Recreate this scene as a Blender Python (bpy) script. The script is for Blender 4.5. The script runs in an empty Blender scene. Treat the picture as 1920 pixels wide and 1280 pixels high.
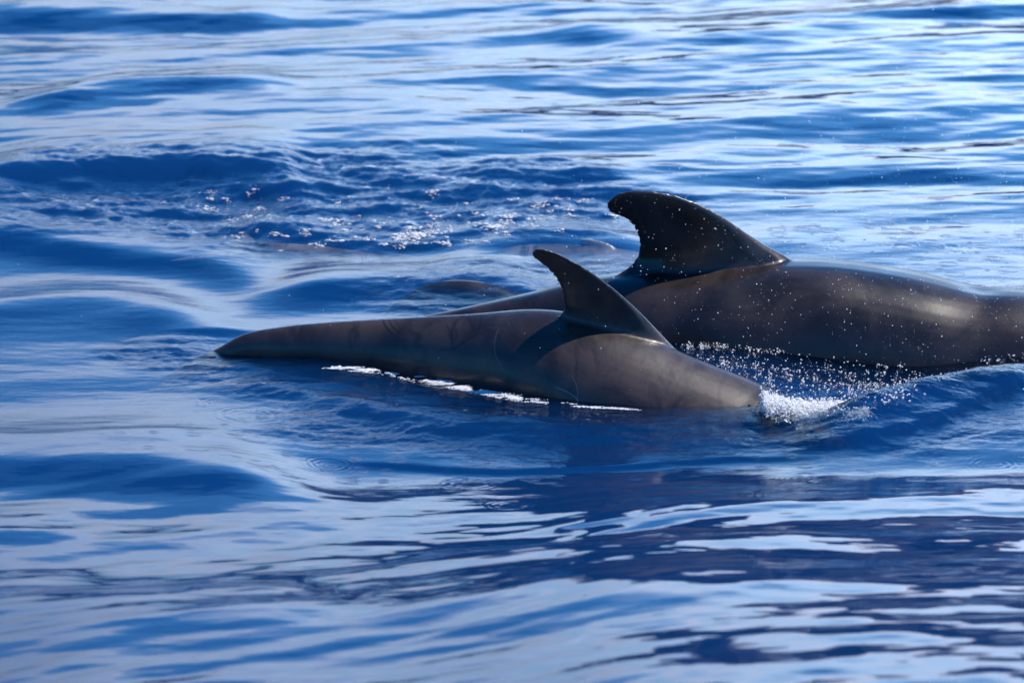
import bpy, bmesh, math, random
import numpy as np
from mathutils import Vector
R = math.radians
random.seed(7); rng = np.random.default_rng(7)
S = bpy.context.scene
COL = S.collection

# ------------------------------------------------------------ camera, sky, sun, exposure
CAM_H, PITCH, LENS = 3.8, 14.7, 100.0
FPX = 1920 * LENS / 36.0
cam_d = bpy.data.cameras.new('camera'); cam = bpy.data.objects.new('camera', cam_d); COL.objects.link(cam)
cam.location = (0, 0, CAM_H); cam.rotation_euler = (R(90 - PITCH), 0, 0)
cam_d.lens = LENS; cam_d.sensor_width = 36; cam_d.clip_start = .1; cam_d.clip_end = 20000
cam_d.dof.use_dof = True; cam_d.dof.focus_distance = 14.5; cam_d.dof.aperture_fstop = 2.5
S.camera = cam
S.view_settings.view_transform = 'Standard'; S.view_settings.look = 'None'
S.view_settings.gamma = 1; S.view_settings.use_curve_mapping = False
S.view_settings.exposure = 0.22

SUN_DIR = Vector((.62, .09, 1.0)).normalized()          # towards the sun: beyond the whales, to the right
SUN_EL = math.asin(SUN_DIR.z); SUN_AZ = math.atan2(SUN_DIR.x, SUN_DIR.y)
sl = bpy.data.lights.new('sun', 'SUN'); so = bpy.data.objects.new('sun', sl); COL.objects.link(so)
sl.energy = 5.0; sl.angle = R(.5); sl.color = (1, .93, .84)
so.rotation_euler = SUN_DIR.to_track_quat('Z', 'Y').to_euler(); so.location = (10, 12, 20)

def nd(nt, t, loc=None, **kw):
    n = nt.nodes.new(t)
    for k, v in kw.items():
        if k in n.inputs.keys() if isinstance(k, str) else False: n.inputs[k].default_value = v
        else: setattr(n, k, v)
    return n
def val(nt, sock, v):
    if isinstance(v, bpy.types.NodeSocket): nt.links.new(v, sock)
    else: sock.default_value = v
def mth(nt, op, a, b=0.0, c=None, clamp=False):
    n = nt.nodes.new('ShaderNodeMath'); n.operation = op; n.use_clamp = clamp
    val(nt, n.inputs[0], a); val(nt, n.inputs[1], b)
    if c is not None: val(nt, n.inputs[2], c)
    return n.outputs[0]
def mrange(nt, v, a, b, c=0.0, d=1.0, smooth=True):
    n = nt.nodes.new('ShaderNodeMapRange'); n.interpolation_type = 'SMOOTHSTEP' if smooth else 'LINEAR'
    val(nt, n.inputs['Value'], v)
    for k, x in (('From Min', a), ('From Max', b), ('To Min', c), ('To Max', d)): n.inputs[k].default_value = x
    return n.outputs[0]
def mixc(nt, f, a, b, blend='MIX'):
    n = nt.nodes.new('ShaderNodeMix'); n.data_type = 'RGBA'; n.blend_type = blend
    val(nt, n.inputs[0], f); val(nt, n.inputs[6], a); val(nt, n.inputs[7], b)
    return n.outputs[2]
def noise(nt, vec, scale, detail=3.0, rough=.5, dist=0.0, out=0):
    n = nt.nodes.new('ShaderNodeTexNoise')
    if vec is not None: nt.links.new(vec, n.inputs['Vector'])
    n.inputs['Scale'].default_value = scale; n.inputs['Detail'].default_value = detail
    n.inputs['Roughness'].default_value = rough; n.inputs['Distortion'].default_value = dist
    return n.outputs[out]
def mapping(nt, vec, scale=(1, 1, 1), rot=(0, 0, 0), loc=(0, 0, 0)):
    n = nt.nodes.new('ShaderNodeMapping'); nt.links.new(vec, n.inputs['Vector'])
    n.inputs['Scale'].default_value = scale; n.inputs['Rotation'].default_value = rot; n.inputs['Location'].default_value = loc
    return n.outputs[0]

W = bpy.data.worlds.new('World'); S.world = W; W.use_nodes = True
nt = W.node_tree; nt.nodes.clear()
sky = nt.nodes.new('ShaderNodeTexSky'); sky.sky_type = 'NISHITA'; sky.sun_disc = False
sky.sun_elevation = SUN_EL; sky.sun_rotation = SUN_AZ; sky.air_density = 1.0; sky.dust_density = .3; sky.ozone_density = 1.0
hs = nt.nodes.new('ShaderNodeHueSaturation'); hs.inputs['Saturation'].default_value = 1.25
nt.links.new(mixc(nt, 1.0, sky.outputs[0], (.38, 1.15, 2.1, 1), 'MULTIPLY'), hs.inputs['Color'])
tc = nt.nodes.new('ShaderNodeTexCoord')
sx = nt.nodes.new('ShaderNodeSeparateXYZ'); nt.links.new(tc.outputs['Generated'], sx.inputs[0])
zc = mth(nt, 'MAXIMUM', sx.outputs[2], 0.0)
el = mth(nt, 'MULTIPLY', mth(nt, 'ARCSINE', zc), 57.2958)
den = mth(nt, 'ADD', zc, .16)
cx = nt.nodes.new('ShaderNodeCombineXYZ')
nt.links.new(mth(nt, 'DIVIDE', sx.outputs[0], den), cx.inputs[0]); nt.links.new(mth(nt, 'DIVIDE', sx.outputs[1], den), cx.inputs[1])
n1 = noise(nt, cx.outputs[0], 1.5, 6, .55, .3)
n2 = noise(nt, mapping(nt, cx.outputs[0], (1, 1.6, 1), (0, 0, .4)), 4.0, 5, .6)
# cloud banks: one low over the sea, one higher up, open blue between and above
rp = nt.nodes.new('ShaderNodeValToRGB'); cr = rp.color_ramp; cr.interpolation = 'EASE'
stops = [(0, .55), (3, .85), (6, 1.0), (8.5, .98), (11, .80), (14.0, .66), (18, .56), (25, .36), (34, .05), (50, .0), (70, .0), (90, .0)]
while len(cr.elements) < len(stops): cr.elements.new(.5)
for e, (p, v) in zip(cr.elements, stops): e.position = p / 90; e.color = (v, v, v, 1)
nt.links.new(mth(nt, 'DIVIDE', mth(nt, 'ADD', el, mth(nt, 'MULTIPLY', mth(nt, 'SUBTRACT', n1, .5), 7.0)), 90.0), rp.inputs[0])
cov = mth(nt, 'ADD', rp.outputs[0], mth(nt, 'MULTIPLY', mth(nt, 'SUBTRACT', mth(nt, 'ADD', mth(nt, 'MULTIPLY', n1, .5), mth(nt, 'MULTIPLY', n2, .5)), .5), .9))
cmask = mth(nt, 'MULTIPLY', mrange(nt, cov, .15, .95), mrange(nt, sx.outputs[1], -.35, .35, .12, 1.0))
vd = nt.nodes.new('ShaderNodeVectorMath'); vd.operation = 'DOT_PRODUCT'
nt.links.new(tc.outputs['Generated'], vd.inputs[0]); vd.inputs[1].default_value = SUN_DIR
ph = mrange(nt, vd.outputs['Value'], -.1, .5, .10, 1.0)
ccol = mixc(nt, mrange(nt, n1, .42, .60), (34, 50, 68, 1), (48, 54, 66, 1))
# the bank thins upwards into bright blue haze
ccol = mixc(nt, mrange(nt, mth(nt, 'ADD', el, mth(nt, 'MULTIPLY', mth(nt, 'SUBTRACT', n2, .5), 14.0)), 9.5, 17.5), ccol, (6.5, 22, 46, 1))
vs = nt.nodes.new('ShaderNodeVectorMath'); vs.operation = 'SCALE'; nt.links.new(ccol, vs.inputs[0]); nt.links.new(ph, vs.inputs['Scale'])
mx = mixc(nt, cmask, hs.outputs[0], vs.outputs[0])
bg = nt.nodes.new('ShaderNodeBackground'); nt.links.new(mx, bg.inputs[0]); bg.inputs[1].default_value = .07
wo = nt.nodes.new('ShaderNodeOutputWorld'); nt.links.new(bg.outputs[0], wo.inputs[0])

# ------------------------------------------------------------ helpers
def at(px, py, z=0.0):
    """point at height z that stands at pixel (px, py) of the 1920x1280 photograph"""
    d = math.radians(PITCH); cy = (640 - py) / FPX; cxx = (px - 960) / FPX
    dy = math.cos(d) + cy * math.sin(d); dz = -math.sin(d) + cy * math.cos(d)
    t = (z - CAM_H) / dz
    return Vector((cxx * t, dy * t, z))
def atY(px, py, Y):
    d = math.radians(PITCH); cy = (640 - py) / FPX; cxx = (px - 960) / FPX
    dy = math.cos(d) + cy * math.sin(d); dz = -math.sin(d) + cy * math.cos(d)
    t = Y / dy
    return Vector((cxx * t, Y, CAM_H + dz * t))
def tag(o, label=None, cat=None, group=None, kind=None):
    if label: o['label'] = label
    if cat: o['category'] = cat
    if group: o['group'] = group
    if kind: o['kind'] = kind
    return o
def mesh_obj(name, verts, faces, mat, parent=None, smooth=True):
    me = bpy.data.meshes.new(name)
    verts = np.asarray(verts, dtype=np.float32); faces = np.asarray(faces, dtype=np.int32)
    nf, k = faces.shape
    me.vertices.add(len(verts)); me.vertices.foreach_set('co', verts.ravel())
    me.loops.add(nf * k); me.loops.foreach_set('vertex_index', faces.ravel())
    me.polygons.add(nf); me.polygons.foreach_set('loop_start', np.arange(0, nf * k, k, dtype=np.int32))
    me.update(calc_edges=True)
    me.polygons.foreach_set('use_smooth', np.full(nf, smooth))
    me.materials.append(mat)
    o = bpy.data.objects.new(name, me); COL.objects.link(o); o.parent = parent
    return o

_perm = rng.permutation(4096)
_ang = rng.random(4096) * 2 * np.pi
_gx, _gy = np.cos(_ang), np.sin(_ang)
def perlin(x, y, seed=0):
    x = np.asarray(x, float) + seed * 37.17; y = np.asarray(y, float) + seed * 91.73
    xi = np.floor(x).astype(np.int64); yi = np.floor(y).astype(np.int64)
    xf = x - xi; yf = y - yi
    u = xf * xf * xf * (xf * (xf * 6 - 15) + 10); v = yf * yf * yf * (yf * (yf * 6 - 15) + 10)
    def g(ix, iy, fx, fy):
        h = _perm[(_perm[ix & 4095] + iy) & 4095]
        return _gx[h] * fx + _gy[h] * fy
    a = g(xi, yi, xf, yf); b = g(xi + 1, yi, xf - 1, yf); c = g(xi, yi + 1, xf, yf - 1); d = g(xi + 1, yi + 1, xf - 1, yf - 1)
    return (a * (1 - u) + b * u) * (1 - v) + (c * (1 - u) + d * u) * v
def sstep(a, b, x):
    t = np.clip((x - a) / (b - a), 0, 1); return t * t * (3 - 2 * t)

# ------------------------------------------------------------ sea surface: height and how rippled it is
def px_of(x, y, z=0.0):
    d = math.radians(PITCH); zz = z - CAM_H
    depth = y * math.cos(d) - zz * math.sin(d); up = y * math.sin(d) + zz * math.cos(d)
    return 960 + FPX * x / depth, 640 - FPX * up / depth

CRESTS = [  # photograph pixels along the crest, height, near-side width, far-side width
    ([(-150, 345), (70, 312), (250, 291), (400, 293), (500, 306), (570, 345), (620, 380)], .085, .50, 1.0),
    ([(60, 335), (200, 325), (400, 318), (520, 335)], .028, .16, .30),
    ([(-200, 365), (0, 372), (150, 384), (340, 388), (430, 380)], .036, .22, .35),
    ([(400, 395), (520, 420), (700, 436), (860, 430), (960, 400), (1090, 405)], .050, .24, .5),
    ([(-200, 420), (0, 425), (200, 450), (420, 472), (520, 495)], .070, .36, .8),
    ([(430, 530), (560, 512), (700, 507), (900, 508), (1000, 522), (1100, 560)], .075, .34, .6),
    ([(-200, 590), (0, 565), (150, 545), (240, 552), (360, 580), (450, 596)], .060, .50, .5),
    ([(330, 612), (420, 603), (530, 607)], .030, .10, .2),
    ([(360, 712), (520, 716), (620, 742), (800, 782), (1000, 800), (1200, 800)], .040, .16, .3),
    ([(600, 845), (760, 862), (900, 870), (1150, 866), (1350, 850), (1560, 845)], .016, .07, .30),
    ([(-300, 850), (0, 856), (250, 862), (450, 880), (620, 905)], .085, .42, .6),
    ([(-300, 1040), (0, 1035), (150, 1030), (260, 1045)], .035, .25, .5),
    ([(330, 668), (400, 662), (480, 658), (560, 662), (640, 672), (740, 695), (840, 718)], .045, .26, .06),
    ([(1440, 764), (1560, 768), (1640, 745), (1720, 726), (1800, 706), (1920, 674), (2050, 640)], .120, .30, .16),
    ([(1480, 836), (1600, 826), (1700, 806), (1800, 775), (1920, 722), (2040, 670)], .028, .06, .14),
    ([(1000, 60), (1300, 70), (1600, 40), (1800, 8), (2000, -20)], .055, .6, 1.0),
    ([(-100, 25), (100, 12), (400, 18), (560, 5)], .055, .6, 1.0),
    ([(0, 200), (200, 170), (440, 158), (560, 170)], .075, .55, .9),
    ([(820, 452), (960, 430), (1080, 418), (1150, 425), (1260, 450)], .065, .45, .35),
    ([(380, 420), (480, 412), (600, 425), (700, 440)], .04, .35, .3),
    ([(850, 320), (1000, 318), (1140, 322), (1260, 335)], .030, .3, .5),
]
BACKSLOPES = [  # low crests in the foreground whose far sides tip steeply away from the boat: centre line, height, near width, far width
    ([(1000, 992), (1150, 992), (1300, 984), (1500, 976), (1750, 962), (2100, 950)], .056, 1.5, .38),
    ([(690, 1138), (900, 1118), (1100, 1128), (1250, 1128), (1500, 1112), (1750, 1092), (2100, 1080)], .058, 1.5, .36),
    ([(-100, 1330), (500, 1318), (900, 1310), (1400, 1305), (2100, 1290)], .085, 1.9, .66),
    ([(-200, 1260), (100, 1245), (400, 1225), (620, 1235)], .020, .6, .16),
    ([(-200, 1185), (60, 1170), (200, 1160)], .018, .4, .14),
    ([(40, 842), (150, 830), (320, 818), (420, 822)], .010, .25, .06),
]
def crest_fn(pts, z=0.0):
    w = [at(a, b, z) for a, b in pts]
    return np.array([p.x for p in w]), np.array([p.y for p in w])
def smooth_interp(x, xs, ys):
    out = 0
    for o in (-.16, -.08, 0, .08, .16): out = out + np.interp(x + o, xs, ys)
    return out / 5
def height(x, y, cell=None, full=False):
    """sea height at world x, y (numpy arrays)"""
    px, py = px_of(x, y)
    wx = x + .25 * perlin(x * .5, y * .5, 41); wy = y + .35 * perlin(x * .45, y * .45, 42)
    z = np.zeros_like(x)
    inner = sstep(300, 60, np.hypot(x, y - 14))
    # swell and wind waves, crests running a little away to the right
    a = R(16); u = wx * math.cos(a) + wy * math.sin(a); v = -wx * math.sin(a) + wy * math.cos(a)
    far = sstep(15.5, 20.0, y); nearf = sstep(12.6, 11.0, y); mid = 1 - np.clip(far + nearf, 0, 1)
    z += inner * (.13 - .05 * nearf) * perlin(u * .10, v * .22, 1)
    z += inner * (.070 + .01 * far - .03 * nearf) * perlin(u * .26, v * .62, 2)
    z += (.026 * far + .022 * nearf + .012 * mid) * perlin(u * .62, v * 1.45, 3)
    z += (.0145 * far + .0120 * nearf + .004 * mid) * perlin(u * 1.3, v * 2.9, 4)
    z += (.0055 * far + .0058 * nearf + .0012 * mid) * perlin(u * 2.9, v * 6.0, 5)
    t = np.clip(12.5 - y, 0, 5); z += inner * (.060 * t + .007 * t * t) * sstep(0, .8, t) * sstep(5.5, 7.6, y)
    t2 = np.clip(10.75 - y, 0, 3.0); z += inner * .060 * t2 * sstep(-.5, .7, x) * sstep(5.5, 7.6, y)
    z += .0012 * nearf * perlin(u * 6.1, v * 11.5, 6)
    for pts, h, wf, wb in CRESTS:
        xs, ys = crest_fn(pts, h * .75)
        c = smooth_interp(x, xs, ys) + .05 * perlin(x * 1.7, y * .8, 9)
        d = y - c
        env = sstep(xs[0] - .1, xs[0] + .55, x) * sstep(xs[-1] + .1, xs[-1] - .55, x)
        wv = 1 + .35 * perlin(x * 1.1, y * 0 + h * 90, 11)
        prof = np.where(d < 0, np.exp(-(d / wf) ** 2 * 1.1), np.exp(-(d / wb) ** 2))
        # a narrow rounding keeps the crest line crisp without a kink
        z += h * env * wv * prof
    for i, (pts, h, wn, wfar) in enumerate(BACKSLOPES):
        xs, ys = crest_fn(pts, h)
        c = smooth_interp(x, xs, ys) + .07 * perlin(x * 1.3, y * .9, 19 + i)
        d = y - c
        env = sstep(xs[0] - .2, xs[0] + .7, x) * (1 if pts[-1][0] > 1900 else sstep(xs[-1] + .1, xs[-1] - .3, x))
        z += h * env * np.where(d < 0, np.exp(-(d / wn) ** 2), np.exp(-(d / wfar) ** 2))
    # hollow between the two whales
    c = at(1680, 712, -.1)
    z -= .16 * np.exp(-((x - c.x) / .75) ** 2 - ((y - c.y) / .34) ** 2)
    # disturbed water masks
    def blob(cx0, cy0, rx, ry, soft=.35):
        q = np.hypot((px - cx0) / rx, (py - cy0) / ry) + .35 * perlin(x * 1.5, y * 1.5, 23)
        return sstep(1 + soft, 1 - soft, q)
    chop = .95 * blob(560, 380, 640, 80) + .6 * blob(330, 655, 130, 32) + .55 * blob(1000, 540, 330, 60) + .75 * blob(620, 690, 330, 55) \
        + .75 * blob(1050, 800, 520, 55) + 1.0 * blob(1480, 710, 260, 60) + .5 * blob(1700, 780, 330, 75)
    chop = np.clip(chop, 0, 1)
    fine = .030 * perlin(x * 1.9, y * 4.0, 30) + .0150 * perlin(x * 5.5, y * 8.5, 31) + .0080 * perlin(x * 11, y * 19, 32) + .0042 * perlin(x * 25, y * 34, 33)
    z += chop * fine * (1 + .5 * far)
    froth = np.clip(1.2 * blob(1450, 700, 230, 45, .3), 0, 1)
    z += froth * (.012 * np.abs(perlin(x * 8, y * 11, 35)) + .006 * perlin(x * 22, y * 26, 36))
    # drops of the blow have left rings
    for (rx, ry, rr, am) in RINGS:
        c = at(rx, ry); r = np.hypot(x - c.x + .022 * perlin(x * 7, y * 7, 77), y - c.y + .022 * perlin(x * 7, y * 7, 78))
        near = r < rr * 1.8
        rn = r[near] if near.ndim else r
        k = 2 * math.pi / (rr * .30)
        if near.any(): z[near] += am * np.cos(k * (rn - rr)) * np.exp(-((rn - rr * .8) / (rr * .42)) ** 2)
    if not full: return z
    rain = np.clip(blob(1650, 470, 330, 90) + blob(700, 830, 520, 80) + blob(1500, 870, 560, 90), 0, 1) 
    chopb = np.clip(chop + .16 * mid, 0, 1)
    return z, chopb, rain
RINGS = [(465, 778, .150, .0010), (380, 750, .060, .0016), (445, 741, .050, .0012), (507, 737, .05, .0012), (255, 655, .13, .0006),
         (330, 798, .05, .0012), (580, 798, .045, .001), (770, 825, .09, .0014), (620, 868, .10, .0014), (1265, 938, .07, .001),
         (960, 966, .09, .0012), (1400, 968, .07, .0024), (1170, 938, .06, .002), (1690, 447, .10, .002), (1790, 457, .08, .002), (1560, 452, .07, .002),
         (1640, 285, .05, .001), (880, 905, .12, .0014), (1500, 905, .08, .0014), (1860, 880, .10, .0008)]

# ------------------------------------------------------------ materials
def newmat(name):
    m = bpy.data.materials.new(name); m.use_nodes = True; m.node_tree.nodes.clear()
    return m, m.node_tree
def water_material():
    m, nt = newmat('sea_water')
    geo = nt.nodes.new('ShaderNodeNewGeometry'); pos = geo.outputs['Position']
    at1 = nt.nodes.new('ShaderNodeAttribute'); at1.attribute_name = 'ripple'; rip = at1.outputs['Fac']
    at2 = nt.nodes.new('ShaderNodeAttribute'); at2.attribute_name = 'rain'; rain = at2.outputs['Fac']
    p1 = mapping(nt, pos, (1, 1.5, 1), (0, 0, R(-14)))
    w1 = noise(nt, p1, 26, 3, .6, .4); w2 = noise(nt, p1, 75, 3, .6)
    wsoft = noise(nt, mapping(nt, pos, (1, 2.2, 1), (0, 0, R(-18))), 3.2, 2, .45)
    hgt = mth(nt, 'MULTIPLY', rip, mth(nt, 'ADD', mth(nt, 'MULTIPLY', w1, .0042), mth(nt, 'MULTIPLY', w2, .0012)))
    hgt = mth(nt, 'ADD', hgt, mth(nt, 'MULTIPLY', wsoft, .004))
    # drop rings
    for sc, k, th in ((3.6, 330, .50), (6.5, 480, .55)):
        vo = nt.nodes.new('ShaderNodeTexVoronoi'); vo.voronoi_dimensions = '2D'; vo.inputs['Scale'].default_value = sc; vo.inputs['Randomness'].default_value = .85
        nt.links.new(pos, vo.inputs['Vector'])
        dist = mth(nt, 'DIVIDE', vo.outputs['Distance'], sc)
        se = nt.nodes.new('ShaderNodeSeparateColor'); nt.links.new(vo.outputs['Color'], se.inputs[0])
        rad = mth(nt, 'MULTIPLY', se.outputs[0], .42 / sc)
        q = mth(nt, 'DIVIDE', mth(nt, 'SUBTRACT', dist, rad), .10 / sc)
        env = mth(nt, 'EXPONENT', mth(nt, 'MULTIPLY', mth(nt, 'MULTIPLY', q, q), -1.0))
        ring = mth(nt, 'MULTIPLY', mth(nt, 'SINE', mth(nt, 'MULTIPLY', dist, k)), env)
        on = mth(nt, 'MULTIPLY', mth(nt, 'GREATER_THAN', se.outputs[1], th), rain)
        hgt = mth(nt, 'ADD', hgt, mth(nt, 'MULTIPLY', mth(nt, 'MULTIPLY', ring, on), .00028))
    bp = nt.nodes.new('ShaderNodeBump'); bp.inputs['Strength'].default_value = 1; bp.inputs['Distance'].default_value = 1.0
    nt.links.new(hgt, bp.inputs['Height'])
    fr = nt.nodes.new('ShaderNodeFresnel'); fr.inputs['IOR'].default_value = 1.34; nt.links.new(bp.outputs[0], fr.inputs['Normal'])
    gl = nt.nodes.new('ShaderNodeBsdfGlossy'); gl.inputs['Roughness'].default_value = .045; nt.links.new(bp.outputs[0], gl.inputs['Normal'])
    tr = nt.nodes.new('ShaderNodeBsdfTransparent'); tr.inputs['Color'].default_value = (.85, .95, 1, 1)
    m2 = nt.nodes.new('ShaderNodeMixShader'); nt.links.new(fr.outputs[0], m2.inputs[0])
    nt.links.new(tr.outputs[0], m2.inputs[1]); nt.links.new(gl.outputs[0], m2.inputs[2])
    out = nt.nodes.new('ShaderNodeOutputMaterial'); nt.links.new(m2.outputs[0], out.inputs[0])
    vp = nt.nodes.new('ShaderNodeVolumePrincipled'); vp.inputs['Color'].default_value = (.014, .145, .56, 1); vp.inputs['Density'].default_value = 1.6
    vp.inputs['Absorption Color'].default_value = (.0, .0, .0, 1); vp.inputs['Anisotropy'].default_value = 0
    nt.links.new(vp.outputs[0], out.inputs[1])
    return m
def skin_material(name, tint=(1, 1, 1), seed=0.0):
    m, nt = newmat(name)
    tcn = nt.nodes.new('ShaderNodeTexCoord'); ob = mapping(nt, tcn.outputs['Object'], (1, 1, 1), (0, 0, 0), (seed, seed * .7, 0))
    blot = noise(nt, ob, 3.2, 4, .55, .5); fine = noise(nt, ob, 60, 3, .6)
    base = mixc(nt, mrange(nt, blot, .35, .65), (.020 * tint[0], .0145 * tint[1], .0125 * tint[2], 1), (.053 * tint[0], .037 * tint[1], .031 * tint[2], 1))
    # dark smudges running round the body, pale and dark rake marks in short parallel sets
    sm = noise(nt, mapping(nt, ob, (5, 1.2, 2.2), (0, .35, 0)), 1.7, 5, .65, 1.2)
    base = mixc(nt, mth(nt, 'MULTIPLY', mrange(nt, sm, .52, .66), .8), base, (.018, .014, .014, 1))
    for (sc, rot, w, thr, colr, op, off) in ((11, .7, .10, .60, (.15, .13, .125, 1), .06, 1.0), (9, -.5, .12, .58, (.012, .010, .010, 1), .18, 4.0), (13, 1.5, .08, .62, (.13, .115, .11, 1), .05, 8.0)):
        wv = nt.nodes.new('ShaderNodeTexWave'); wv.wave_type = 'BANDS'; wv.bands_direction = 'X'; wv.inputs['Scale'].default_value = sc
        wv.inputs['Distortion'].default_value = 9; wv.inputs['Detail'].default_value = 1; wv.inputs['Detail Scale'].default_value = .35
        nt.links.new(mapping(nt, ob, (1, .5, 1), (0, rot, 0), (off, 0, off)), wv.inputs['Vector'])
        ln = mrange(nt, wv.outputs['Fac'], 1 - w, 1.0)
        mk = mrange(nt, noise(nt, mapping(nt, ob, (1, 1, 1), (0, 0, 0), (off, off, 0)), 3.4, 1, .4), thr, thr + .04)
        base = mixc(nt, mth(nt, 'MULTIPLY', mth(nt, 'MULTIPLY', ln, mk), op), base, colr)
    bp = nt.nodes.new('ShaderNodeBump'); bp.inputs['Distance'].default_value = .004; bp.inputs['Strength'].default_value = .5
    nt.links.new(mth(nt, 'ADD', blot, mth(nt, 'MULTIPLY', fine, .08)), bp.inputs['Height'])
    p = nt.nodes.new('ShaderNodeBsdfPrincipled'); nt.links.new(base, p.inputs['Base Color'])
    nt.links.new(mrange(nt, blot, .3, .7, .28, .42), p.inputs['Roughness'])
    p.inputs['Specular IOR Level'].default_value = .5
    p.inputs['Coat Weight'].default_value = .16; p.inputs['Coat Roughness'].default_value = .13
    nt.links.new(bp.outputs[0], p.inputs['Normal'])
    out = nt.nodes.new('ShaderNodeOutputMaterial'); nt.links.new(p.outputs[0], out.inputs[0])
    return m
def foam_material():
    m, nt = newmat('foam')
    p = nt.nodes.new('ShaderNodeBsdfPrincipled'); p.inputs['Base Color'].default_value = (.97, .97, .97, 1)
    p.inputs['Roughness'].default_value = .35; p.inputs['Subsurface Weight'].default_value = .0; p.inputs['Subsurface Radius'].default_value = (1, 1, 1); p.inputs['Subsurface Scale'].default_value = .02
    tl = nt.nodes.new('ShaderNodeBsdfTranslucent'); tl.inputs['Color'].default_value = (.97, .97, .97, 1)
    mx = nt.nodes.new('ShaderNodeMixShader'); mx.inputs[0].default_value = .5
    nt.links.new(p.outputs[0], mx.inputs[1]); nt.links.new(tl.outputs[0], mx.inputs[2])
    out = nt.nodes.new('ShaderNodeOutputMaterial'); nt.links.new(mx.outputs[0], out.inputs[0])
    return m
def plain(name, col, rough=.9):
    m, nt = newmat(name)
    geo = nt.nodes.new('ShaderNodeNewGeometry')
    n = noise(nt, geo.outputs['Position'], .01, 5, .6)
    c = mixc(nt, n, (col[0] * .7, col[1] * .7, col[2] * .7, 1), (col[0] * 1.3, col[1] * 1.3, col[2] * 1.3, 1))
    p = nt.nodes.new('ShaderNodeBsdfPrincipled'); nt.links.new(c, p.inputs['Base Color']); p.inputs['Roughness'].default_value = rough
    out = nt.nodes.new('ShaderNodeOutputMaterial'); nt.links.new(p.outputs[0], out.inputs[0])
    return m
M_water = water_material(); M_foam = foam_material()
M_skin = skin_material('wet_whale_skin'); M_skin2 = skin_material('wet_adult_whale_skin', (.58, .57, .60), 5.0)
M_cliff = plain('dark_cliff_rock', (.016, .018, .032))

# ------------------------------------------------------------ the sea as one closed sheet, fine where it is close
def build_sea():
    dep = np.linspace(25.5, 6.6, 1010)
    ycore = CAM_H / np.tan(np.radians(dep))
    near = ycore[0] - np.cumsum(.02 * 1.28 ** np.arange(1, 50)); near = near[near > -4000]
    far = ycore[-1] + np.cumsum(.12 * 1.22 ** np.arange(1, 58)); far = far[far < 9000]
    ys = np.concatenate([near[::-1], ycore, far])
    NC = 960
    u = np.linspace(-1, 1, NC)
    ext = np.cumsum(.02 * 1.27 ** np.arange(1, 52)); ext = ext[ext < 5000]
    hw = np.clip(ys, 8, 34) * .186 + .55
    core = hw[:, None] * u[None, :]
    X = np.concatenate([-(hw[:, None] + ext[::-1][None, :]), core, hw[:, None] + ext[None, :]], axis=1)
    Y = np.repeat(ys[:, None], X.shape[1], axis=1)
    Z, rip, rain = height(X, Y, full=True)
    nr, nc = X.shape
    V = np.stack([X, Y, Z], -1).reshape(-1, 3)
    idx = np.arange(nr * nc).reshape(nr, nc)
    F = np.stack([idx[:-1, :-1], idx[:-1, 1:], idx[1:, 1:], idx[1:, :-1]], -1).reshape(-1, 4)
    # skirt and floor close the volume
    border = np.concatenate([idx[0, :], idx[1:, -1], idx[-1, -2::-1], idx[-2:0:-1, 0]])
    nb = len(border); low = V[border].copy(); low[:, 2] = -7.0
    base = len(V); V = np.concatenate([V, low, [[0, 14, -7.0]]])
    li = base + np.arange(nb); ln = np.roll(li, -1); bn = np.roll(border, -1)
    sk = np.stack([border, li, ln, bn], -1)
    ce = np.full(nb, base + nb)
    me = bpy.data.meshes.new('sea')
    faces4 = np.concatenate([F, sk]); tri = np.stack([li, ce, ln], -1)
    V = V.astype(np.float32)
    me.vertices.add(len(V)); me.vertices.foreach_set('co', V.ravel())
    loops = np.concatenate([faces4.ravel(), tri.ravel()]).astype(np.int32)
    me.loops.add(len(loops)); me.loops.foreach_set('vertex_index', loops)
    starts = np.concatenate([np.arange(len(faces4)) * 4, len(faces4) * 4 + np.arange(len(tri)) * 3]).astype(np.int32)
    me.polygons.add(len(starts)); me.polygons.foreach_set('loop_start', starts)
    me.update(calc_edges=True); me.polygons.foreach_set('use_smooth', np.ones(len(starts), bool))
    for nm, arr in (('ripple', rip), ('rain', rain)):
        a = me.attributes.new(nm, 'FLOAT', 'POINT')
        a.data.foreach_set('value', np.concatenate([arr.ravel(), np.zeros(nb + 1)]).astype(np.float32))
    me.materials.append(M_water)
    o = bpy.data.objects.new('sea', me); COL.objects.link(o)
    tag(o, 'deep blue rippled sea with pale cloud reflections', kind='structure')
build_sea()
fl = mesh_obj('seabed', [(-9000, -9000, -7.2), (9000, -9000, -7.2), (9000, 12000, -7.2), (-9000, 12000, -7.2)], [(0, 1, 2, 3)], plain('dark_deep', (.004, .012, .04)))
tag(fl, 'dark blue depth under the sea', kind='structure')

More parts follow.
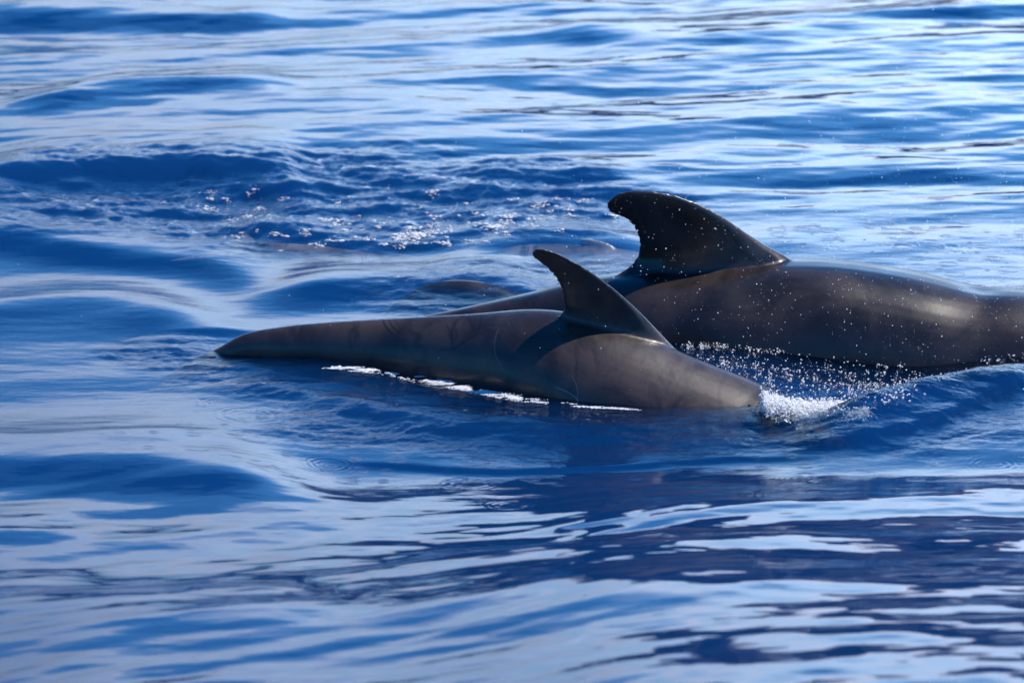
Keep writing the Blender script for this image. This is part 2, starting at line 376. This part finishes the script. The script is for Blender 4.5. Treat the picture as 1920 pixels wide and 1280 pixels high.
# ------------------------------------------------------------ coast beyond the frame, seen only as dark reflections in the water
def build_coast():
    V = []; n = 160
    for i in range(n + 1):
        azd = -70 + 140 * i / n
        rise = 1.9 + 3.4 / (1 + math.exp(-(azd - .9) * 1.6)) + .7 * math.sin(azd * .55 + 1) + .35 * math.sin(azd * 1.9)
        rise *= max(.25, 1 - abs(azd - 8) / 90)
        for k, (dist, f) in enumerate(((3000, 0), (3060, .45), (3180, .8), (3400, 1.0), (4200, 1.05))):
            a = R(azd); dd = dist + 60 * math.sin(azd * 2.3 + k) + random.uniform(-25, 25)
            h = math.tan(R(rise)) * 3400 * f + (random.uniform(-14, 14) if k else -10)
            V.append((dd * math.sin(a), dd * math.cos(a), h))
    F = [(i * 5 + k, (i + 1) * 5 + k, (i + 1) * 5 + k + 1, i * 5 + k + 1) for i in range(n) for k in range(4)]
    o = mesh_obj('coast', V, F, M_cliff, smooth=False)
    tag(o, 'dark cliff coast across the water, seen as dark reflections on the near waves', kind='structure')
build_coast()

# ------------------------------------------------------------ whales
def catmull(P, n):
    P = np.array(P, float); m = len(P); out = []
    ts = np.linspace(0, m - 1, n)
    for t in ts:
        i = min(int(t), m - 2); f = t - i
        p0 = P[max(i - 1, 0)]; p1 = P[i]; p2 = P[i + 1]; p3 = P[min(i + 2, m - 1)]
        out.append(.5 * ((2 * p1) + (-p0 + p2) * f + (2 * p0 - 5 * p1 + 4 * p2 - p3) * f * f + (-p0 + 3 * p1 - 3 * p2 + p3) * f ** 3))
    return np.array(out)
def loft(rings):
    V = []; F = []; n = len(rings[0])
    for r in rings: V += [tuple(p) for p in r]
    for i in range(len(rings) - 1):
        for j in range(n):
            F.append((i * n + j, i * n + (j + 1) % n, (i + 1) * n + (j + 1) % n, (i + 1) * n + j))
    for e, base in ((0, 0), (1, (len(rings) - 1) * n)):
        c = np.mean(np.array(rings[-1 if e else 0]), axis=0); V.append(tuple(c)); ci = len(V) - 1
        for j in range(n):
            a, b = base + j, base + (j + 1) % n
            F.append((b, a, ci) if not e else (a, b, ci))
    return V, F
def foil(root_pts, tip_scale_fn, outline_front, outline_back, thick, nrm, levels):
    """a fin: at each level a foil section from the trailing point to the leading point"""
    rings = []
    for q in range(levels + 1):
        t = q / levels
        a = outline_back(t); b = outline_front(t)
        T = thick(t); ring = []
        N = 20
        for k in range(N):
            th = 2 * math.pi * k / N
            c = .5 - .5 * math.cos(th)            # 0 trailing .. 1 leading
            w = math.sin(th)
            shape = (c ** .85) * ((1.0 - c) ** .5) * 2.0 + .05
            side = 1 if w > 0 else -1
            if abs(w) < 1e-6: side = 0
            p = a + (b - a) * c + nrm * (side * T * .5 * shape)
            ring.append(p)
        rings.append(ring)
    return rings
def curve_pts(pts):
    P = np.array(pts, float)
    seg = np.r_[0, np.cumsum(np.linalg.norm(np.diff(P, axis=0), axis=1))]; seg /= seg[-1]
    D = catmull(P, 60); s2 = np.r_[0, np.cumsum(np.linalg.norm(np.diff(D, axis=0), axis=1))]; s2 /= s2[-1]
    def f(t):
        return np.array([np.interp(t, s2, D[:, i]) for i in range(3)])
    return f
def build_whale(name, ctrl, fin_trail, fin_lead, finY, base_thick, mat, label, fluke=True, voxel=.009, bumps=(), roll=0.0, fluke_w=.45, pec=True, finflare=1.0, rex=.92):
    # ctrl: (back point world xyz, half height, half width), tail to head
    arr = np.array([[p[0], p[1], p[2] - hh, hh, hw] for p, hh, hw in ctrl])
    A = catmull(arr, 150); A[:, 3:] = np.maximum(A[:, 3:], .004)
    rings = []
    for i in range(len(A)):
        c = A[i, :3]; t = A[min(i + 1, len(A) - 1), :3] - A[max(i - 1, 0), :3]; t /= np.linalg.norm(t)
        side = np.cross(t, [0, 0, 1]); side /= np.linalg.norm(side); up = np.cross(side, t)
        hh, hw = A[i, 3], A[i, 4]; ring = []
        for k in range(48):
            th = 2 * math.pi * k / 48
            cs, sn = math.cos(th), math.sin(th)
            ex = rex if sn > 0 else 1.0
            x = hw * math.copysign(abs(cs) ** ex, cs); z = hh * math.copysign(abs(sn) ** 1.0, sn)
            # slight keel on the tail stock
            p = c + side * x + up * z
            for (bc, br, ba) in bumps:
                dd = np.linalg.norm(p - np.array(bc)) / br
                if dd < 2.5: p = p + (up * (sn > 0) * 1.0 + side * math.copysign(.35, cs)) * ba * math.exp(-dd * dd)
            ring.append(p)
        rings.append(ring)
    V, F = loft(rings)
    # dorsal fin
    n = np.array([0, .96, .28]); tr = curve_pts(fin_trail); le = curve_pts(fin_lead)
    def thick(t): return base_thick * (.22 + .78 * (1 - t) ** 1.5) + finflare * base_thick * 2.1 * math.exp(-(t / .26) ** 1.5) if t < 1 else base_thick * .15
    fr = foil(None, None, le, tr, thick, n, 40)
    V2, F2 = loft(fr); o = len(V); V += V2; F += [tuple(o + i for i in f) for f in F2]
    # flukes
    c0 = A[2, :3]; t0 = A[10, :3] - A[2, :3]; t0 /= np.linalg.norm(t0); side = np.cross(t0, [0, 0, 1]); side /= np.linalg.norm(side); up = np.cross(side, t0)
    if fluke:
        for sgn in (-1, 1):
            lead = curve_pts([c0 + t0 * .16, c0 + t0 * .02 + side * sgn * fluke_w * .5, c0 - t0 * .22 + side * sgn * fluke_w])
            trail = curve_pts([c0 - t0 * .10, c0 - t0 * .13 + side * sgn * fluke_w * .5, c0 - t0 * .23 + side * sgn * fluke_w])
            rr = foil(None, None, lead, trail, lambda t: .05 * (1 - t) + .012, up, 16)
            V2, F2 = loft(rr); o = len(V); V += V2; F += [tuple(o + i for i in f) for f in F2]
    if pec:
        i = int(len(A) * .78); c1 = A[i, :3]; t1 = A[i + 3, :3] - c1; t1 /= np.linalg.norm(t1); sd = np.cross(t1, [0, 0, 1]); sd /= np.linalg.norm(sd); u1 = np.cross(sd, t1)
        hw, hh = A[i, 4], A[i, 3]
        for sgn in (-1, 1):
            r0 = c1 + sd * sgn * hw * .70 - u1 * hh * .65
            lead = curve_pts([r0 + t1 * .10, r0 + sd * sgn * .16 - u1 * .12 - t1 * .10, r0 + sd * sgn * .12 - u1 * .16 - t1 * .48])
            trail = curve_pts([r0 - t1 * .12, r0 + sd * sgn * .12 - u1 * .12 - t1 * .24, r0 + sd * sgn * .11 - u1 * .16 - t1 * .50])
            rr = foil(None, None, lead, trail, lambda t: .06 * (1 - t) + .014, (u1 * .8 + sd * .5 * sgn), 16)
            V2, F2 = loft(rr); o = len(V); V += V2; F += [tuple(o + i for i in f) for f in F2]
    tmp = bpy.data.meshes.new('tmp_whale'); tmp.from_pydata([tuple(map(float, v)) for v in V], [], F); tmp.update()
    bm = bmesh.new(); bm.from_mesh(tmp)
    bmesh.ops.recalc_face_normals(bm, faces=bm.faces); bm.to_mesh(tmp); bm.free()
    to = bpy.data.objects.new('tmp_whale', tmp); COL.objects.link(to)
    md = to.modifiers.new('r', 'REMESH'); md.mode = 'VOXEL'; md.voxel_size = voxel; md.adaptivity = 0
    ms = to.modifiers.new('s', 'SMOOTH'); ms.factor = .5; ms.iterations = 11
    dg = bpy.context.evaluated_depsgraph_get(); ev = to.evaluated_get(dg)
    me = bpy.data.meshes.new_from_object(ev); me.name = name
    bpy.data.objects.remove(to)
    me.materials.clear(); me.materials.append(mat)
    me.polygons.foreach_set('use_smooth', np.ones(len(me.polygons), bool))
    ob = bpy.data.objects.new(name, me); COL.objects.link(ob)
    base = Vector((float(A[75, 0]), float(A[75, 1]), 0))
    co = np.empty(len(me.vertices) * 3, np.float32); me.vertices.foreach_get('co', co); co = co.reshape(-1, 3)
    co -= np.array(base[:], np.float32); me.vertices.foreach_set('co', co.ravel()); me.update(); ob.location = base
    tag(ob, label, 'whale')
    return ob, A
def B(px, py, Y, hh, hw, z=None):
    p = atY(px, py, Y)
    if z is not None: p.z = z
    return ((p.x, p.y, p.z), hh, hw)
def fpts(pts, Y, zb=.33, lean=.30):
    out = []
    for a, b in pts:
        yy = Y
        for _ in range(4): yy = Y - lean * max(0, atY(a, b, yy)[2] - zb)
        out.append(np.array(atY(a, b, yy)))
    return out
near_ctrl = [B(300, 680, 14.50, .045, .035, -.22), B(360, 668, 14.44, .045, .035, -.09), B(415, 651, 14.37, .06, .05), B(470, 623, 14.32, .09, .065), B(540, 611, 14.25, .13, .085),
             B(640, 602, 14.17, .165, .10), B(760, 595, 14.07, .22, .13), B(900, 587, 13.92, .29, .20), B(1010, 580, 13.78, .34, .28),
             B(1080, 592, 13.71, .36, .32), B(1165, 625, 13.62, .38, .35), B(1285, 675, 13.52, .38, .37), B(1370, 708, 13.46, .37, .37), B(1445, 746, 13.40, .35, .36),
             B(1540, 830, 13.36, .30, .32), B(1630, 940, 13.30, .25, .27), B(1690, 1040, 13.27, .18, .20), B(1720, 1110, 13.25, .04, .04)]
near_trail = fpts([(1010, 640), (1052, 585), (1053, 555), (1044, 528), (1020, 500), (1000, 485), (996, 476)], 13.68)
near_lead = fpts([(1330, 740), (1288, 678), (1250, 637), (1200, 584), (1150, 539), (1100, 503), (1050, 476), (1018, 466), (1000, 467)], 13.62)
nw, _ = build_whale('pilot_whale', near_ctrl, near_trail, near_lead, 13.6, .10, M_skin,
            'smaller brown pilot whale in front, with pointed swept fin and foam along its side', fluke_w=.42, pec=True, rex=1.22)
far_ctrl = [B(560, 640, 15.35, .05, .04), B(640, 625, 15.3, .08, .06), B(760, 600, 15.22, .12, .09), B(860, 580, 15.15, .16, .12), B(1000, 549, 15.05, .23, .18), B(1100, 522, 14.98, .31, .26),
            B(1200, 505, 14.93, .40, .36), B(1320, 498, 14.90, .48, .45), B(1440, 492, 14.86, .52, .49), B(1540, 491, 14.82, .53, .50), B(1640, 503, 14.78, .53, .50), B(1740, 522, 14.74, .51, .49),
            B(1830, 541, 14.70, .47, .46), B(1920, 549, 14.66, .46, .45), B(2020, 570, 14.62, .44, .43), B(2120, 610, 14.58, .36, .37), B(2190, 680, 14.55, .24, .26), B(2225, 760, 14.54, .05, .05)]
far_trail = fpts([(1080, 600), (1150, 520), (1178, 500), (1193, 478), (1196, 455), (1188, 430), (1168, 410), (1146, 402), (1136, 392)], 14.92)
far_lead = fpts([(1560, 560), (1490, 492), (1440, 462), (1400, 436), (1350, 402), (1290, 373), (1240, 360), (1190, 356), (1155, 364), (1138, 380)], 14.88)
build_whale('pilot_whale', far_ctrl, far_trail, far_lead, 14.9, .16, M_skin2,
            'large dark pilot whale behind, broad rounded hooked fin, broad shiny back running out of frame', fluke_w=.6, voxel=.011, rex=.80,
            bumps=[(tuple(atY(1580, 640, 14.4)), .30, .02), (tuple(atY(1425, 545, 14.5)), .17, -.035), (tuple(atY(1838, 543, 14.7)), .10, -.012)])
# third whale just under the surface
def sub(px, z, Y, hh, hw):
    p = atY(px, 400, Y); p.z = z + .07; return ((p.x, p.y, p.z), hh, hw)
sub_ctrl = [sub(430, -.17, 17.3, .04, .04), sub(500, -.15, 17.2, .07, .07), sub(600, -.16, 17.15, .11, .09), sub(740, -.21, 17.1, .18, .14), sub(880, -.19, 17.05, .27, .22), sub(1000, -.12, 17.0, .34, .30),
            sub(1100, -.13, 17.0, .38, .35), sub(1250, -.18, 16.9, .40, .38), sub(1400, -.26, 16.9, .38, .37), sub(1520, -.36, 16.8, .32, .32), sub(1600, -.46, 16.8, .2, .22), sub(1640, -.6, 16.8, .04, .04)]
def subf(pts, Y):
    out = []
    for a, z in pts:
        p = atY(a, 440, Y); out.append(np.array((p.x, p.y, z + .03)))
    return out
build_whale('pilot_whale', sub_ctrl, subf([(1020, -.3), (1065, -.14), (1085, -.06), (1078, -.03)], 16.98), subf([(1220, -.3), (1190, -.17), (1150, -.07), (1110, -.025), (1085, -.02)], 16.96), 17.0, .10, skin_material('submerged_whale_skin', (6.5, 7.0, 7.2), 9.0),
            'pale grey pilot whale just under the surface, behind the two fins', fluke_w=.5, voxel=.014)

# a fourth, small back that only just breaks the surface
def low(px, py, Y, z, hh, hw):
    p = atY(px, py, Y); p.z = z; return ((p.x, p.y, p.z), hh, hw)
calf_ctrl = [low(620, 520, 15.9, -.42, .02, .03), low(700, 520, 15.85, -.25, .07, .05), low(780, 520, 15.8, -.05, .12, .07), low(850, 520, 15.75, .030, .16, .09), low(930, 530, 15.7, .005, .19, .12),
             low(1010, 530, 15.68, -.12, .20, .19), low(1100, 530, 15.66, -.28, .19, .18), low(1180, 530, 15.64, -.44, .15, .14), low(1230, 530, 15.63, -.58, .03, .03)]
def cp(px, z): p = atY(px, 530, 15.7); return np.array((p.x, p.y, z))
build_whale('pilot_whale', calf_ctrl, [cp(930, -.1), cp(950, -.04), cp(955, -.01)], [cp(1050, -.28), cp(1010, -.10), cp(975, -.02)], 15.7, .05, M_skin2,
            'small dark whale back just breaking the surface, left of the front whale\'s fin', fluke_w=.22, pec=False, voxel=.012)
def rake(mat, whale, arcs):
    nt = mat.node_tree; p = [n for n in nt.nodes if n.type == 'BSDF_PRINCIPLED'][0]
    base = p.inputs['Base Color'].links[0].from_socket
    tcn = nt.nodes.new('ShaderNodeTexCoord'); sp = nt.nodes.new('ShaderNodeSeparateXYZ')
    wob = noise(nt, tcn.outputs['Object'], 9, 2, .5)
    nt.links.new(tcn.outputs['Object'], sp.inputs[0])
    for (px, py, r, w, ang, half, colr, op) in arcs:
        c = atY(px, py, 13.75) - whale.location
        dx = mth(nt, 'SUBTRACT', sp.outputs[0], c.x); dz = mth(nt, 'SUBTRACT', mth(nt, 'ADD', sp.outputs[2], mth(nt, 'MULTIPLY', wob, .03)), c.z + .015)
        dd = mth(nt, 'SQRT', mth(nt, 'ADD', mth(nt, 'MULTIPLY', dx, dx), mth(nt, 'MULTIPLY', dz, dz)))
        ln = mrange(nt, mth(nt, 'ABSOLUTE', mth(nt, 'SUBTRACT', dd, r)), w * .3, w, 1, 0)
        ca = mth(nt, 'DIVIDE', mth(nt, 'ADD', mth(nt, 'MULTIPLY', dx, math.cos(R(ang))), mth(nt, 'MULTIPLY', dz, math.sin(R(ang)))), dd)
        mk = mrange(nt, ca, math.cos(R(half)), math.cos(R(half * .6)))
        base = mixc(nt, mth(nt, 'MULTIPLY', mth(nt, 'MULTIPLY', ln, mk), op), base, colr)
    nt.links.new(base, p.inputs['Base Color'])
DK = (.010, .008, .008, 1); PL = (.22, .19, .18, 1)
rake(M_skin, nw, [(765, 600, .165, .006, 205, 45, DK, .9), (768, 598, .145, .005, 210, 50, DK, .8), (772, 600, .125, .004, 215, 40, DK, .6),
    (860, 605, .11, .006, -20, 60, DK, .7), (880, 640, .09, .010, 150, 80, DK, .6), (820, 655, .20, .012, 60, 50, DK, .5), (800, 560, .30, .010, -60, 26, DK, .6),
    (940, 700, .25, .004, 110, 30, DK, .5), (1045, 735, .115, .0035, 60, 45, PL, .5), (1040, 740, .135, .003, 55, 40, PL, .45), (1020, 700, .16, .003, 10, 25, PL, .4),
    (520, 640, .10, .010, 0, 40, DK, .6), (1290, 760, .28, .016, 95, 22, DK, .55), (1330, 760, .25, .014, 150, 28, DK, .5), (1250, 700, .22, .008, -60, 35, DK, .5), (980, 640, .14, .004, 190, 50, PL, .22)])

# ------------------------------------------------------------ foam, splash and drops
ICO_V, ICO_F = None, None
def ico():
    global ICO_V, ICO_F
    bm = bmesh.new(); bmesh.ops.create_icosphere(bm, subdivisions=1, radius=1)
    bm.verts.ensure_lookup_table()
    ICO_V = np.array([v.co[:] for v in bm.verts]); ICO_F = np.array([[v.index for v in f.verts] for f in bm.faces]); bm.free()
ico()
def blobs(name, C, Rr, mat, label, cat, squash=1.0, jitter=.35):
    C = np.asarray(C); Rr = np.asarray(Rr); n = len(C)
    sc = Rr[:, None] * (1 + jitter * (rng.random((n, 3)) - .5) * 2)
    sc[:, 2] *= squash
    V = ICO_V[None] * sc[:, None, :] * (1 + .25 * (rng.random((n, len(ICO_V), 1)) - .5)) + C[:, None, :]
    F = ICO_F[None] + (np.arange(n) * len(ICO_V))[:, None, None]
    o = mesh_obj(name, V.reshape(-1, 3), F.reshape(-1, 3), mat)
    tag(o, label, cat, kind='stuff'); return o
def surf(pxs, pys):
    """points on the actual sea surface at those pixels"""
    P = np.array([at(a, b)[:] for a, b in zip(pxs, pys)])
    z = height(P[:, 0].copy(), P[:, 1].copy())
    for _ in range(3):
        P = np.array([at(a, b, c)[:] for a, b, c in zip(pxs, pys, z)]); z = height(P[:, 0].copy(), P[:, 1].copy())
    P[:, 2] = z
    return P
def visible(P):
    ok = np.ones(len(P), bool)
    for d in (.04, .08, .13, .19, .27, .38, .55):
        k = 1 - d / P[:, 1]
        ok &= height(P[:, 0] * k, P[:, 1] - d) < P[:, 2] + (CAM_H - P[:, 2]) * d / P[:, 1] + .003
    return ok
def along(pts, n, spread, pw=1.0):
    P = np.array(pts, float); s = np.r_[0, np.cumsum(np.hypot(*np.diff(P[:, :2], axis=0).T))]
    t = rng.random(n) * s[-1]
    q = np.stack([np.interp(t, s, P[:, i]) for i in range(P.shape[1])], -1)
    w = q[:, 2] if P.shape[1] > 2 else np.ones(n)
    return q[:, 0] + rng.normal(0, 1, n) * spread * 1.5, q[:, 1] + rng.normal(0, 1, n) * spread * w
def clump(px, py, x, thr, sc=(.05, .12), seed=50):
    k = perlin(np.array(px) * sc[0], np.array(py) * sc[1], seed) + .5 * perlin(np.array(px) * sc[0] * 3, np.array(py) * sc[1] * 3, seed + 1)
    return k > thr
# foam line on the near whale's side
fx, fy = along([(600, 690, .3), (640, 691, .5), (720, 699, .7), (790, 711, 1.1), (850, 725, .8), (900, 737, .6), (950, 746, .8), (1010, 755, .5), (1100, 765, .3), (1200, 771, .2)], 21000, 3.4)
k = clump(fx, fy, 0, -.05, (.022, .16)) & (rng.random(len(fx)) < np.interp(fx, [580, 620, 900, 1000, 1200], [.3, 1, .9, .45, .12])); fx, fy = fx[k], fy[k]
P = surf(fx, fy); P[:, 2] += .008; P = P[visible(P)]; P = P[P[:, 2] < .06]
blobs('foam', P, (.0012 + .0030 * rng.random(len(P)) ** 1.5), M_foam, 'thin line of white foam along the near flank of the front whale', 'foam', .6)
# scattered foam flecks in the churned patch behind
fx = []; fy = []; rr = []
for _ in range(95):
    cx0 = rng.uniform(380, 1120); cy0 = np.interp(cx0, [380, 600, 800, 1100], [385, 425, 440, 385]) + rng.normal(0, 22)
    m = int(rng.integers(2, 22)); 
    if cy0 > 475 or cy0 < 345: continue
    fx += list(cx0 + rng.normal(0, 1.0 + m * .38, m)); fy += list(cy0 + rng.normal(0, .5 + m * .07, m)); rr += list(.004 + .014 * rng.random(m) ** 2.5)
for cx0, cy0, m in ((775, 440, 170), (755, 446, 60), (800, 435, 70), (925, 424, 90), (590, 463, 25), (640, 452, 20), (720, 462, 14), (1010, 385, 40), (960, 405, 30), (810, 360, 25), (1150, 405, 30)):
    fx += list(cx0 + rng.normal(0, 4 + m * .09, m)); fy += list(cy0 + rng.normal(0, 1.5 + m * .012, m)); rr += list(.004 + .014 * rng.random(m) ** 2)
P = surf(fx, fy); P[:, 2] += .001
blobs('foam', P, rr, M_foam, 'white foam flecks scattered over the churned water left of the tall fin', 'foam', .13)
# splash at the front whale's forehead
n = 22000
t = rng.random(n); cxp = 1432 + 190 * t ** 1.25; top = np.interp(cxp, [1430, 1445, 1500, 1570, 1630], [738, 742, 754, 756, 764]); bot = np.interp(cxp, [1430, 1450, 1500, 1560, 1630], [772, 778, 788, 786, 772])
fx = cxp + rng.normal(0, 3, n); fy = top + (bot - top) * rng.beta(2.0, 2.2, n); 
k = clump(fx, fy, 0, -.25, (.06, .1), 60); fx, fy = fx[k], fy[k]
P = np.array([at(a, b, 0.0)[:] for a, b in zip(fx, np.full(len(fx), 776.0))]); 
zz = np.array([atY(a, b, p[1])[2] for a, b, p in zip(fx, fy, P)]); P[:, 2] = zz; P[:, 1] += rng.normal(0, .05, len(P))
core = P[rng.choice(len(P), 420)].copy(); core[:, 1] += .03; core[:, 2] -= .012
extra = list(core); er = list(rng.uniform(.007, .019, len(core)))
for _ in range(130):
    b0 = P[rng.integers(len(P))].copy(); v = np.array([rng.normal(.25, .6), rng.normal(0, .4), abs(rng.normal(.5, .5))]); v /= np.linalg.norm(v)
    L = rng.uniform(.02, .11); r0 = rng.uniform(.002, .0055); m = int(L / (r0 * .8)) + 2
    for q in range(m):
        f = q / m; extra.append(b0 + v * L * f + np.array([0, 0, -.06 * f * f]) + rng.normal(0, .0012, 3)); er.append(r0 * (1 - .65 * f) * rng.uniform(.6, 1.2))
nP = len(P); P = np.concatenate([P, np.array(extra)]); RS = np.concatenate([(.0012 + .0048 * rng.random(nP) ** 2.4), np.array(er)])
blobs("splash", P, RS, M_foam, 'burst of white splash where the front whale\'s head meets the water', 'splash', .9, .6)
# broken crest running right from the splash and the froth between the whales
fx1, fy1 = along([(1540, 772, 1.4), (1600, 758, 1.2), (1640, 748, 1.1), (1700, 732, 1), (1760, 716, 1), (1820, 700, 1), (1880, 682, .9), (1960, 660, .8)], 1700, 4.0)
k = clump(fx1, fy1, 0, -.02, (.07, .2), 70); fx1, fy1 = fx1[k], fy1[k]
fx2, fy2 = along([(1285, 652, .6), (1340, 648, 1), (1420, 653, 1.1), (1500, 664, 1.3), (1580, 680, 1.5), (1660, 697, 1.2), (1730, 705, .8)], 3000, 4)
k = clump(fx2, fy2, 0, .0, (.06, .2), 72); fx2, fy2 = fx2[k], fy2[k]
fx3, fy3 = along([(1320, 680, 1), (1400, 700, 1.6), (1500, 712, 2.2), (1600, 722, 1.6), (1680, 735, .8)], 3000, 12)
k = clump(fx3, fy3, 0, -.02, (.05, .14), 74); fx3, fy3 = fx3[k], fy3[k]
P1, P2, P3 = surf(fx1, fy1), surf(fx2, fy2), surf(fx3, fy3)
P = np.concatenate([P1, P2, P3]); P[:, 2] += rng.random(len(P)) ** 2 * .02
blobs('froth', P, (.0009 + .0048 * rng.random(len(P)) ** 3), M_foam, 'broken white froth on the dark hollow between the two whales', 'foam', .9)
# fine drops of the blow in the air
n = 4200
px = 1920 - np.abs(rng.normal(0, 480, n)); py = rng.normal(500, 170, n); Yd = rng.uniform(13.0, 15.5, n)
P = np.array([atY(a, b, c)[:] for a, b, c in zip(px, py, Yd)])
zs = height(P[:, 0].copy(), P[:, 1].copy()); k = (P[:, 2] > zs + .01) & (perlin(px * .012, py * .012, 90) + .35 * rng.random(len(px)) > .02); P = P[k]
rr = .0008 + .0024 * rng.random(len(P)) ** 4
blobs('spray_drops', P, rr, M_foam, 'fine sunlit drops of the blow falling over the large whale', 'spray', 1.1, .2)
